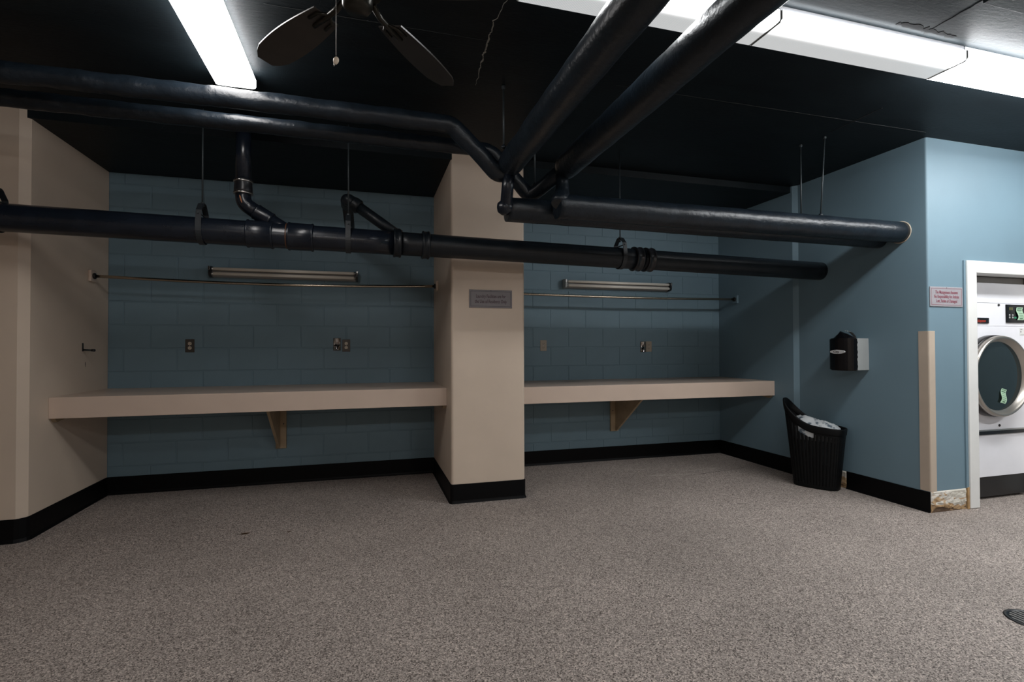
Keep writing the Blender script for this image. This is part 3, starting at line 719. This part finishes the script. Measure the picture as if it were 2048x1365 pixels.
# ------------------------------------------------------------------ clothes rods
def clothes_rod(x0, x1, y, z, label, sag, mleft, mright):
    t = thing('clothes_rod', ((x0 + x1) / 2, y, z), label, 'rail', 'metal hanging rods in the bays')
    P = [(lin(x0 + .02, x1 - .012, k / 24), y, z - sag * math.sin(PI * k / 24)) for k in range(25)]
    b = MB(); b.tube(P, .0125, 16); b.build('rod', M['chrome'], t)
    for xe, s, mm in ((x0, 1, mleft), (x1, -1, mright)):
        b = MB(); b.box((min(xe, xe + s * .022), y - .042, z - .045), (max(xe, xe + s * .022), y + .042, z + .045), .004); bk = b.build('wall_block', mm, t)
        b = MB(); b.lathe([(.014, 0), (.024, 0), (.024, .012), (.014, .014)], (xe + s * .022, y, z), (s, 0, 0), 20); b.build('cup', M['black'], bk)
clothes_rod(XL + .001, CX0 - .001, 4.87, 1.832, 'thin metal clothes rod sagging across the left bay', .028, M['beige_lam'], M['beige'])
clothes_rod(CX1 + .001, XR - .001, 4.87, 1.785, 'thin metal clothes rod across the right bay', .012, M['beige_lam'], M['teal'])

# ------------------------------------------------------------------ unlit strip lights on the back wall
def strip_light(x0, x1, zc, label, left_grey):
    t = thing('strip_light', ((x0 + x1) / 2, YB, zc), label, 'light', 'unlit two-tube strip lights')
    b = MB(); b.prism([(YB - .001, zc + .045), (YB - .035, zc + .040), (YB - .048, zc + .012), (YB - .048, zc - .012), (YB - .035, zc - .040), (YB - .001, zc - .045)], 'x', x0 + .012, x1 - .012); b.build('housing', M['grey_panel'], t)
    for z, y in ((zc + .024, YB - .070), (zc - .020, YB - .074)):
        b = MB(); b.tube([(x0 + .028, y, z), (x1 - .028, y, z)], .0145, 18); tb = b.build('tube', M['tube_off'], t)
        for xe, s in ((x0 + .020, 1), (x1 - .020, -1)):
            b = MB(); b.lathe([(0, 0), (.0148, 0), (.0148, .016), (0, .016)], (xe, y, z), (s, 0, 0), 16); b.build('ferrule', M['steel'], tb)
    for xe, s, mm in ((x0, 1, M['grey_foam'] if left_grey else M['black']), (x1, -1, M['black'])):
        b = MB(); b.prism([(YB - .001, zc + .050), (YB - .055, zc + .050), (YB - .088, zc + .040), (YB - .090, zc - .010), (YB - .080, zc - .040), (YB - .04, zc - .048), (YB - .001, zc - .048)], 'x', min(xe, xe + s * .018), max(xe, xe + s * .018)); ho = b.build('lamp_holder', mm, t)
        b = MB(); b.box((min(xe + s * -.002, xe + s * .012), YB - .094, zc + .012), (max(xe + s * -.002, xe + s * .012), YB - .086, zc + .046), .002); b.build('clip', M['mirror'], ho)
strip_light(-1.335, -.072, 1.932, 'unlit two-tube strip light on the back wall of the left bay', False)
strip_light(2.045, 3.335, 1.930, 'unlit two-tube strip light on the back wall of the right bay', True)

# ------------------------------------------------------------------ outlets
def outlet(x, z, plate, face, label, group='power outlets on the back wall'):
    t = thing('power_outlet', (x, YB, z), label, 'outlet', group)
    b = MB(); b.box((x - .036, YB - .006, z - .058), (x + .036, YB - .0005, z + .058), .002); b.build('plate', plate, t)
    for s in (-1, 1):
        b = MB(); zc = z + s * .0195
        poly = [(x + .0165 * math.cos(a) * (1 if abs(math.cos(a)) < .86 else .86 / abs(math.cos(a))), zc + .0145 * math.sin(a)) for a in [2 * PI * k / 20 for k in range(20)]]
        b.prism(poly, 'y', YB - .0085, YB - .0055); r = b.build('receptacle', face, t)
        b = MB()
        for dx in (-.0065, .0065): b.box((x + dx - .0012, YB - .0092, zc - .002), (x + dx + .0012, YB - .0082, zc + .006))
        b.lathe([(0, 0), (.0024, 0), (.0024, .001), (0, .001)], (x, YB - .0092, zc - .0075), (0, 1, 0), 8); b.build('slots', M['black'], r)
    b = MB(); b.lathe([(0, 0), (.003, 0), (.003, .002), (0, .002)], (x, YB - .0075, z), (0, 1, 0), 8); b.build('screw', M['steel'], t)
outlet(-1.499, 1.272, M['dark_plate'], M['ivory'], 'dark outlet plate with two ivory sockets, alone left of centre in left bay')
outlet(-.178, 1.272, M['dark_plate'], M['ivory'], 'dark outlet plate beside the dented metal plate in the left bay')
outlet(1.822, 1.268, M['light_plate'], M['light_plate'], 'almond outlet plate alone near the column in the right bay')
outlet(3.086, 1.255, M['light_plate'], M['light_plate'], 'almond outlet plate beside the shiny plate in the right bay')
def dented(x, z, label):
    t = thing('cover_plate', (x, YB, z), label, 'plate', 'dented shiny metal plates beside outlets')
    b = MB(); b.box((x - .034, YB - .004, z - .060), (x + .034, YB - .0005, z + .060), .0015); b.build('plate', M['dark_plate'], t)
    bm = bmesh.new(); nu, nv = 10, 16; g = []
    for i in range(nu + 1):
        row = []
        for j in range(nv + 1):
            u, v = i / nu, j / nv
            d = .003 + .022 * math.sin(PI * u) ** .8 * (.35 + .65 * abs(2 * v - 1) ** .8) - (.016 * math.exp(-((v - .5) / .16) ** 2) * math.sin(PI * u)) * .6 + .004 * noise.noise(Vector((u * 3, v * 4, x)))
            row.append(bm.verts.new((x - .028 + .056 * u, YB - max(.002, d), z - .052 + .108 * v)))
        g.append(row)
    for i in range(nu):
        for j in range(nv): f = bm.faces.new((g[i][j], g[i+1][j], g[i+1][j+1], g[i][j+1])); f.smooth = True
    mb = MB(); mb.bm.free(); mb.bm = bm; mb.build('flap', M['mirror'], t)
dented(-.262, 1.284, 'dented shiny metal flap plate left of an outlet in the left bay')
dented(3.013, 1.252, 'dented shiny metal flap plate left of an outlet in the right bay')

# hook on the left wall, and a nail hole mark
hk = thing('wall_hook', (XL, 4.758, 1.25), 'small dark metal hook on the beige left wall', 'hook')
b = MB(); b.box((XL + .0003, 4.749, 1.228), (XL + .004, 4.767, 1.292), .001); b.build('plate', M['black'], hk)
b = MB(); b.tube([(XL + .004, 4.758, 1.236), (XL + .07, 4.752, 1.232)], .0045, 10); b.tube([(XL + .004, 4.758, 1.243), (XL + .07, 4.752, 1.240)], .003, 8); b.build('prong', M['rod'], hk)
b = MB(); b.tube([(XL + .062, 4.753, 1.236), (XL + .085, 4.750, 1.235)], .010, 14); b.build('tip', M['black'], hk)
wl = bpy.data.objects['wall_left']
b = MB(); b.strip([(XL + .0005, 4.80, 1.145 - .008 * k) for k in range(6)], [.002, .006, .008, .006, .004, .001], (1, 0, 0), .0006); b.build('scar', M['dark_plate'], wl)

# ------------------------------------------------------------------ signs
def sign(x0, x1, z0, z1, y, plate, ink, border, lines, label):
    t = thing('sign', ((x0 + x1) / 2, y, (z0 + z1) / 2), label, 'sign')
    b = MB(); b.box((x0, y - .007, z0), (x1, y - .0005, z1), .002); b.build('plate', plate, t)
    k, wv = .012, .0022; b = MB(); a0, a1, c0, c1 = x0 + k, x1 - k, z0 + k, z1 - k
    for lo, hi in (((a0, c0), (a1, c0 + wv)), ((a0, c1 - wv), (a1, c1)), ((a0, c0), (a0 + wv, c1)), ((a1 - wv, c0), (a1, c1))):
        b.box((lo[0], y - .0078, lo[1]), (hi[0], y - .0065, hi[1]))
    b.build('border', border, t)
    lettering('lettering', lines, ink, t, ((x0 + x1) / 2, y - .0074, (z0 + z1) / 2), (1, 0, 0), (0, 0, 1), bold=.0002)
    b = MB(); b.lathe([(0, 0), (.003, 0), (.003, .002), (0, .002)], ((x0 + x1) / 2, y - .0085, z1 - .007), (0, 1, 0), 8); b.build('screw', M['black'], t)
sign(.806, 1.167, 1.572, 1.720, CY, M['sign'], M['ink'], M['ink_dark'],
     [('Laundry Facilities are for', 0, .020, .040, .625), ('the Use of Residents Only', 0, -.022, .040, .625)], 'grey engraved sign on the beige column about laundry facilities for residents')
sign(4.076, 4.416, 1.548, 1.698, YF, M['sign_pink'], M['ink_red'], M['ink_red'],
     [('The Management Assumes', 0, .033, .036, .60), ('No Responsibility for Articles', 0, .0, .036, .60), ('Lost, Stolen or Damaged', 0, -.033, .036, .60)], 'pale engraved sign with red lettering on the light blue wall by the dryer')

# ------------------------------------------------------------------ corner guard
g = thing('corner_guard', (XRN, YF, .158), 'tall beige plastic guard on the blue wall corner', 'corner guard')
b = MB(); b.prism([(XRN - .001, YF + .072), (XRN - .005, YF + .072), (XRN - .006, YF + .004), (XRN - .003, YF - .003), (XRN + .004, YF - .006), (XRN + .056, YF - .005), (XRN + .056, YF - .001), (XRN + .013, YF - .001), (XRN + .002, YF + .004), (XRN - .001, YF + .014)], 'z', .158, 1.358); b.build('angle', M['guard'], g)
b = MB(); b.prism([(XRN - .0055, YF + .072), (XRN - .0065, YF + .003), (XRN - .003, YF - .004), (XRN + .004, YF - .0065), (XRN + .056, YF - .0055), (XRN + .056, YF - .001), (XRN + .013, YF - .001), (XRN - .001, YF + .014), (XRN - .001, YF + .072)], 'z', 1.358, 1.362); b.build('end_cap', M['ivory'], g)

# ------------------------------------------------------------------ towel dispenser on the right wall
tdy, tz0, tz1 = 3.43, 1.045, 1.318
td = thing('towel_dispenser', (XRN, tdy, tz0), 'black and grey paper towel dispenser on the blue right wall above the basket', 'dispenser')
hw = .112
# body plan: from the wall outwards (towards -x), rounded front
plan = [(XRN - .0005, tdy - hw), (XRN - .0005, tdy + hw)]
for k in range(15):
    a = PI / 2 - PI * k / 14; plan.append((XRN - .135 - .100 * math.cos(a) , tdy + hw * math.sin(a)))
front = [p for p in plan[2:]]
b = MB(); b.prism([(XRN - .115, tdy + hw)] + front + [(XRN - .115, tdy - hw)], 'z', tz0, tz1, .008); body = b.build('cover', M['black_gloss'], td)
# pale side housing with a wavy worn paint edge
b = MB(); ys = tdy - hw - .0015; pl = [(XRN - .001, tz0 + .008), (XRN - .014, tz0 + .002)]
n = 22; rr = random.Random(4)
edge = [(XRN - .122 - .003 * math.sin(k * 1.9) - rr.uniform(-.002, .002), lin(tz0 + .004, tz1 - .002, k / n)) for k in range(n + 1)]
b.prism([(XRN - .001, tz0 + .005)] + edge + [(XRN - .004, tz1 - .003), (XRN - .0, (tz0 + tz1) / 2)], 'y', ys, tdy + hw - .004); b.build('back_housing', M['grey_foam'], td)
b = MB(); bmh = b.bm; hx = XRN - .155; pk = bmh.verts.new((hx - .01, tdy + .01, tz1 + .062)); pk2 = bmh.verts.new((hx + .02, tdy - .005, tz1 + .060))
ring = [bmh.verts.new((XRN - .13 + .085 * math.cos(a), tdy + .085 * math.sin(a), tz1 - .001)) for a in [2 * PI * k / 20 for k in range(20)]]
mid = [bmh.verts.new((XRN - .145 + .038 * math.cos(a), tdy + .003 + .032 * math.sin(a), tz1 + .038)) for a in [2 * PI * k / 20 for k in range(20)]]
for k in range(20):
    f = bmh.faces.new((ring[k], ring[(k+1) % 20], mid[(k+1) % 20], mid[k])); f.smooth = True
    f = bmh.faces.new((mid[k], mid[(k+1) % 20], pk)); f.smooth = True
bmh.verts.remove(pk2); b.build('nozzle', M['black_gloss'], td)
bm = bmesh.new(); g_ = []
for i in range(9):
    row = []
    for j in range(7):
        u, v = i / 8, j / 6
        row.append(bm.verts.new((XRN - .150 + .115 * u, tdy - .018 - .050 * v * (1 - .4 * u), tz1 + .066 - .075 * u * u - .012 * v + .008 * noise.noise(Vector((u * 4, v * 4, 2))))))
    g_.append(row)
for i in range(8):
    for j in range(6): f = bm.faces.new((g_[i][j], g_[i+1][j], g_[i+1][j+1], g_[i][j+1])); f.smooth = True
mb = MB(); mb.bm.free(); mb.bm = bm; mb.build('paper_towel', mat('grey_paper', (.40, .42, .42), .8, bump=.3, bscale=60), td)
# oval badge on the front left of the cover
ba = math.radians(-18 + 0); nrm = Vector((-math.cos(math.radians(22)), -math.sin(math.radians(22)), 0)).normalized()
bc = Vector((XRN - .135 - .100 * math.cos(math.radians(10)), tdy - hw * math.sin(math.radians(-2)) + .0, 1.200))
bc = Vector((XRN - .232, tdy - .022, 1.203)); nrm = Vector((-.96, -.28, 0)).normalized(); rt = Vector((nrm.y * -1 * -1, 0, 0)); rt = Vector((-nrm.y, nrm.x, 0)); rt = rt if rt.y < 0 else -rt
b = MB(); mm = Matrix((rt, Vector((0, 0, 1)), nrm)).transposed().to_4x4(); mm.translation = bc
vs = [b.bm.verts.new(mm @ Vector((.058 * math.cos(a), .016 * math.sin(a), .006))) for a in [2*PI*k/28 for k in range(28)]]
vs2 = [b.bm.verts.new(mm @ Vector((.060 * math.cos(a), .018 * math.sin(a), -.006))) for a in [2*PI*k/28 for k in range(28)]]
b.bm.faces.new(vs)
for k in range(28): b.bm.faces.new((vs2[k], vs2[(k+1) % 28], vs[(k+1) % 28], vs[k]))
b.build('badge', M['grey_btn'], td)
lettering('lettering', [('City', -.008, .0, .024, 1.15)], M['black'], td, bc + nrm * .0068, rt, (0, 0, 1), bold=.0004)

# ------------------------------------------------------------------ wicker-look basket with a bag in it
BC = Vector((3.868, 3.665, 0)); BA = -.5
bu = Vector((math.sin(.5), -math.cos(.5), 0)); bn = Vector((math.cos(.5), math.sin(.5), 0))
def sup(a, L, D, e=3.2):
    c, s_ = math.cos(a), math.sin(a); k = (abs(c) ** e + abs(s_) ** e) ** (-1 / e); return L * c * k, D * s_ * k
def rim_h(u):   # u from -1 (high end) to 1
    t = (1 - u) / 2
    return .535 + .045 * t + .195 * max(0, (t - .42) / .58) ** 2.1
def bpt(a, t, grow=0.0):
    L = lin(.178, .228, t) + grow; D = lin(.100, .128, t) + grow
    p, q = sup(a, L, D); u = p / L
    z = .004 + (rim_h(u) - .004) * t
    lean = -.03 * t * max(0, -u)
    return BC + bu * (p + lean) + bn * q + Vector((0, 0, z))
basket = thing('waste_basket', BC, 'black woven-look plastic basket with a raised lip, against the blue wall', 'basket')
bm = bmesh.new(); NA, NT = 150, 110; gr = []
for j in range(NT + 1):
    gr.append([bm.verts.new(bpt(2 * PI * i / NA, j / NT * .90)) for i in range(NA)])
for j in range(NT):
    t = j / NT
    for i in range(NA):
        a = 2 * PI * (i + .5) / NA; L = lin(.178, .228, t); p, q = sup(a, L, .12); u = p / L
        hole = (i % 3 == 1) and (j % 2 == 1) and 6 < j < NT - 6
        hnd = (q < 0 and -.46 < u < .06 and .845 - .0 < t < .965 and t * .9 > .80)
        if hole or hnd: continue
        f = bm.faces.new((gr[j][i], gr[j][(i+1) % NA], gr[j+1][(i+1) % NA], gr[j+1][i])); f.smooth = True
bm.faces.new([gr[0][i] for i in range(NA)][::-1])
loose = [v for v in bm.verts if not v.link_faces]; bmesh.ops.delete(bm, geom=loose, context='VERTS')
mb = MB(); mb.bm.free(); mb.bm = bm; wv = mb.build('woven_body', M['basket'], basket)
so = wv.modifiers.new('thick', 'SOLIDIFY'); so.thickness = .0035; so.offset = -1
bm = bmesh.new(); rows = []
for t, gw in ((.885, .002), (.90, .005), (.985, .006), (1.0, .003), (1.0, -.004), (.985, -.007), (.90, -.006), (.885, -.003)):
    rows.append([bm.verts.new(bpt(2 * PI * i / 90, t, gw)) for i in range(90)])
for k in range(len(rows)):
    A, B = rows[k], rows[(k+1) % len(rows)]
    for i in range(90): f = bm.faces.new((A[i], A[(i+1) % 90], B[(i+1) % 90], B[i])); f.smooth = True
bmesh.ops.recalc_face_normals(bm, faces=bm.faces[:])
mb = MB(); mb.bm.free(); mb.bm = bm; mb.build('rim', M['basket'], basket)
pz = bpt(PI, 1.0, -.001)
# bag
bm = bmesh.new(); rows = []
NR, NB = 16, 60
for j in range(NR + 1):
    s_ = j / NR; row = []
    for i in range(NB):
        a = 2 * PI * i / NB; L, D = .200 * (1 - s_), .108 * (1 - s_)
        p, q = sup(a, max(L, 1e-4), max(D, 1e-4), 2.6)
        z = .520 + .060 * max(0, -p / .2) + .075 * (1 - (1 - s_) ** 2.5)
        z += (.030 * noise.noise(Vector((p * 13, q * 15, 1.0))) + .014 * abs(noise.noise(Vector((p * 34, q * 34, 4.0))))) * min(1, s_ * 5)
        if j == 0: z = .42
        row.append(bm.verts.new(BC + bu * (p + (.0)) + bn * q + Vector((0, 0, z))))
    rows.append(row)
for A, B in zip(rows, rows[1:]):
    for i in range(NB): f = bm.faces.new((A[i], A[(i+1) % NB], B[(i+1) % NB], B[i])); f.smooth = True
bmesh.ops.remove_doubles(bm, verts=bm.verts[:], dist=.0004)
mb = MB(); mb.bm.free(); mb.bm = bm; single('rubbish_bag', mb, M['bag'], 'crumpled white printed plastic bag filling the black basket', 'bag')

# ------------------------------------------------------------------ dryer in the opening
DX0, DX1, DYF = 4.515, 5.335, 2.955
dr = thing('tumble_dryer', ((DX0 + DX1) / 2, DYF + .3, 0), 'large white front-loading dryer behind the white frame at right', 'dryer')
b = MB(); b.box((DX0, DYF + .004, .22), (DX1, DYF + .95, 1.765), .004); b.build('cabinet', M['white_enamel'], dr)
b = MB(); b.box((DX0 + .004, DYF, 1.602), (DX1 - .004, DYF + .004, 1.757), .0015); b.build('top_panel', M['white_enamel'], dr)
b = MB(); b.box((DX0 + .004, DYF, 1.412), (DX1 - .004, DYF + .004, 1.598), .0015); b.build('control_fascia', M['white_enamel'], dr)
b = MB(); b.box((DX0 + .004, DYF, .566), (DX1 - .004, DYF + .004, 1.408), .0015); b.build('door_panel', M['white_enamel'], dr)
b = MB(); b.box((DX0 + .002, DYF - .012, .528), (DX1 - .002, DYF + .004, .556), .002); b.build('black_strip', M['black'], dr)
b = MB(); b.box((DX0 + .002, DYF - .014, .557), (DX1 - .002, DYF + .004, .565), .001); b.build('ledge', M['steel'], dr)
b = MB(); b.box((DX0 + .004, DYF + .002, .185), (DX1 - .004, DYF + .008, .522), .0015); b.build('lint_door', M['white_enamel'], dr)
b = MB(); b.box((DX0 + .01, DYF + .012, .02), (DX1 - .01, DYF + .9, .182), .002); b.build('plinth', M['black'], dr)
b = MB(); b.box((DX0, DYF + .015, 1.758), (DX1 + .01, DYF + .05, 1.815)); b.build('filler_strip', M['grey_panel'], dr)
b = MB(); b.box((DX0 + .03, DYF - .008, 1.432), (4.888, DYF, 1.478), .0015); nm = b.build('name_plate', M['black'], dr)
lettering('lettering', [('speedqueen', 0, 0, .036, .86)], M['red'], nm, (4.775, DYF - .0086, 1.453), (1, 0, 0), (0, 0, 1), bold=.0006)
b = MB(); b.box((5.093, DYF - .010, 1.440), (5.325, DYF, 1.592), .002); pn = b.build('control_panel', M['black_gloss'], dr)
b = MB(); b.box((5.120, DYF - .0115, 1.545), (5.165, DYF - .0095, 1.568)); b.build('display', M['olive'], pn)
for dx, dzz in ((0, 0), (.037, 0), (0, -.020), (.037, -.020)):
    b = MB(); b.lathe([(0, 0), (.0085, 0), (.0075, -.002), (0, -.0025)], (5.126 + dx, DYF - .010, 1.503 + dzz), (0, 1, 0), 12); b.build('button', M['grey_btn'], pn)
b = MB(); b.box((5.178, DYF - .0118, 1.476), (5.207, DYF - .0095, 1.489), .0005); b.build('start_button', M['green_led'], pn)
for x, z in ((5.012, 1.593 - .008), (5.00, .596)):
    b = MB(); b.lathe([(0, 0), (.010, 0), (.011, -.002), (.009, -.006), (0, -.006)], (x, DYF, z), (0, 1, 0), 16); b.build('lock', M['black'], dr)
# door: dark gasket, domed metal ring, glass
dc = Vector((4.893, DYF, 1.006))
b = MB(); b.lathe([(.24, -.001), (.322, -.001), (.330, -.006), (.330, -.052), (.322, -.060), (.24, -.060)], dc, (0, 1, 0), 72); b.build('door_gasket', M['black'], dr)
b = MB(); b.lathe([(.276, -.0605), (.300, -.098), (.306, -.104), (.314, -.104), (.322, -.096), (.325, -.080), (.322, -.061)], dc, (0, 1, 0), 72); dg = b.build('door_ring', M['bronze_ring'], dr)
b = MB(); b.lathe([(0, -.074), (.12, -.0725), (.22, -.068), (.274, -.0615), (.283, -.0605)], dc, (0, 1, 0), 64); b.build('door_glass', M['glass'], dr)
def paper(name, cx, y, cz, w_, h_, label, tilt, n=8, cur=.006):
    bm = bmesh.new(); R = Matrix.Rotation(tilt, 3, 'Y'); g_ = []
    for i in range(n + 1):
        row = []
        for j in range(3):
            u, v = (j / 2 - .5) * w_, (i / n - .5) * h_
            sk = .010 * math.sin(i / n * 2 * PI) if n > 1 else 0
            p = R @ Vector((u + sk, 0, v)); row.append(bm.verts.new((cx + p.x, y - cur * (1 + math.sin(i / n * 5)) * .5, cz + p.z)))
        g_.append(row)
    for i in range(n):
        for j in range(2): bm.faces.new((g_[i][j], g_[i+1][j], g_[i+1][j+1], g_[i][j+1]))
    mb = MB(); mb.bm.free(); mb.bm = bm; o = single(name, mb, M['green_paper'], label, 'paper')
    b = MB()
    for k, (wd, hh) in enumerate(((.7, .006), (.75, .008), (.5, .003), (.6, .003), (.65, .003), (.6, .003), (.5, .008))):
        v = (.42 - k * .135) * h_; q = R @ Vector((.0, 0, v)); vs = []
        sk = .010 * math.sin((v / h_ + .5) * 2 * PI)
        for du, dv in ((-.5, -.5), (.5, -.5), (.5, .5), (-.5, .5)):
            q = R @ Vector((du * wd * w_ + sk, 0, v + dv * hh)); vs.append(b.bm.verts.new((cx + q.x, y - cur * (1 + math.sin((v / h_ + .5) * 5)) * .5 - .0012, cz + q.z)))
        b.bm.faces.new(vs)
    b.build('print_lines', mat('green_print_' + name, (.06, .14, .08), .7), o)
paper('paper_tag', 4.925, DYF - .075, .845, .060, .115, 'pale green paper tag stuck on the round dryer door glass', math.radians(14))
paper('paper_slip', 5.245, DYF - .013, 1.516, .075, .105, 'pale green slip of paper on the black dryer control panel', 0)
b = MB(); b.box((5.26, DYF - .0018, 1.335), (5.33, DYF - .0002, 1.395)); st = b.build('small_label', M['white_paint'], dr)
b = MB(); b.box((5.267, DYF - .0024, 1.34), (5.325, DYF - .0016, 1.342)); b.box((5.267, DYF - .0024, 1.385), (5.29, DYF - .0016, 1.389)); b.box((5.27, DYF - .0024, 1.36), (5.276, DYF - .0016, 1.375)); b.build('print_lines', M['ink_dark'], st)

# ------------------------------------------------------------------ floor drain at the right edge
fd = thing('floor_drain', (2.90, 1.63, 0), 'small dark slotted floor drain at the right edge', 'drain')
b = MB(); b.lathe([(.095, 0), (.078, 0), (.078, .0015), (.095, .003), (.10, .001)], (2.915, 1.605, .0002), (0, 0, 1), 32); b.build('rim', M['black'], fd)
b = MB(); b.lathe([(0, 0), (.079, 0), (.079, .0006), (0, .0006)], (2.915, 1.605, .0002), (0, 0, 1), 32); b.build('well', M['dark_void'], fd)
for k in range(7):
    x = 2.915 - .066 + .022 * k; hh = math.sqrt(max(0, .078 ** 2 - (x - 2.915) ** 2))
    b = MB(); b.box((x - .004, 1.605 - hh, .0008), (x + .004, 1.605 + hh, .0025)); b.build('bar', M['steel'], fd)
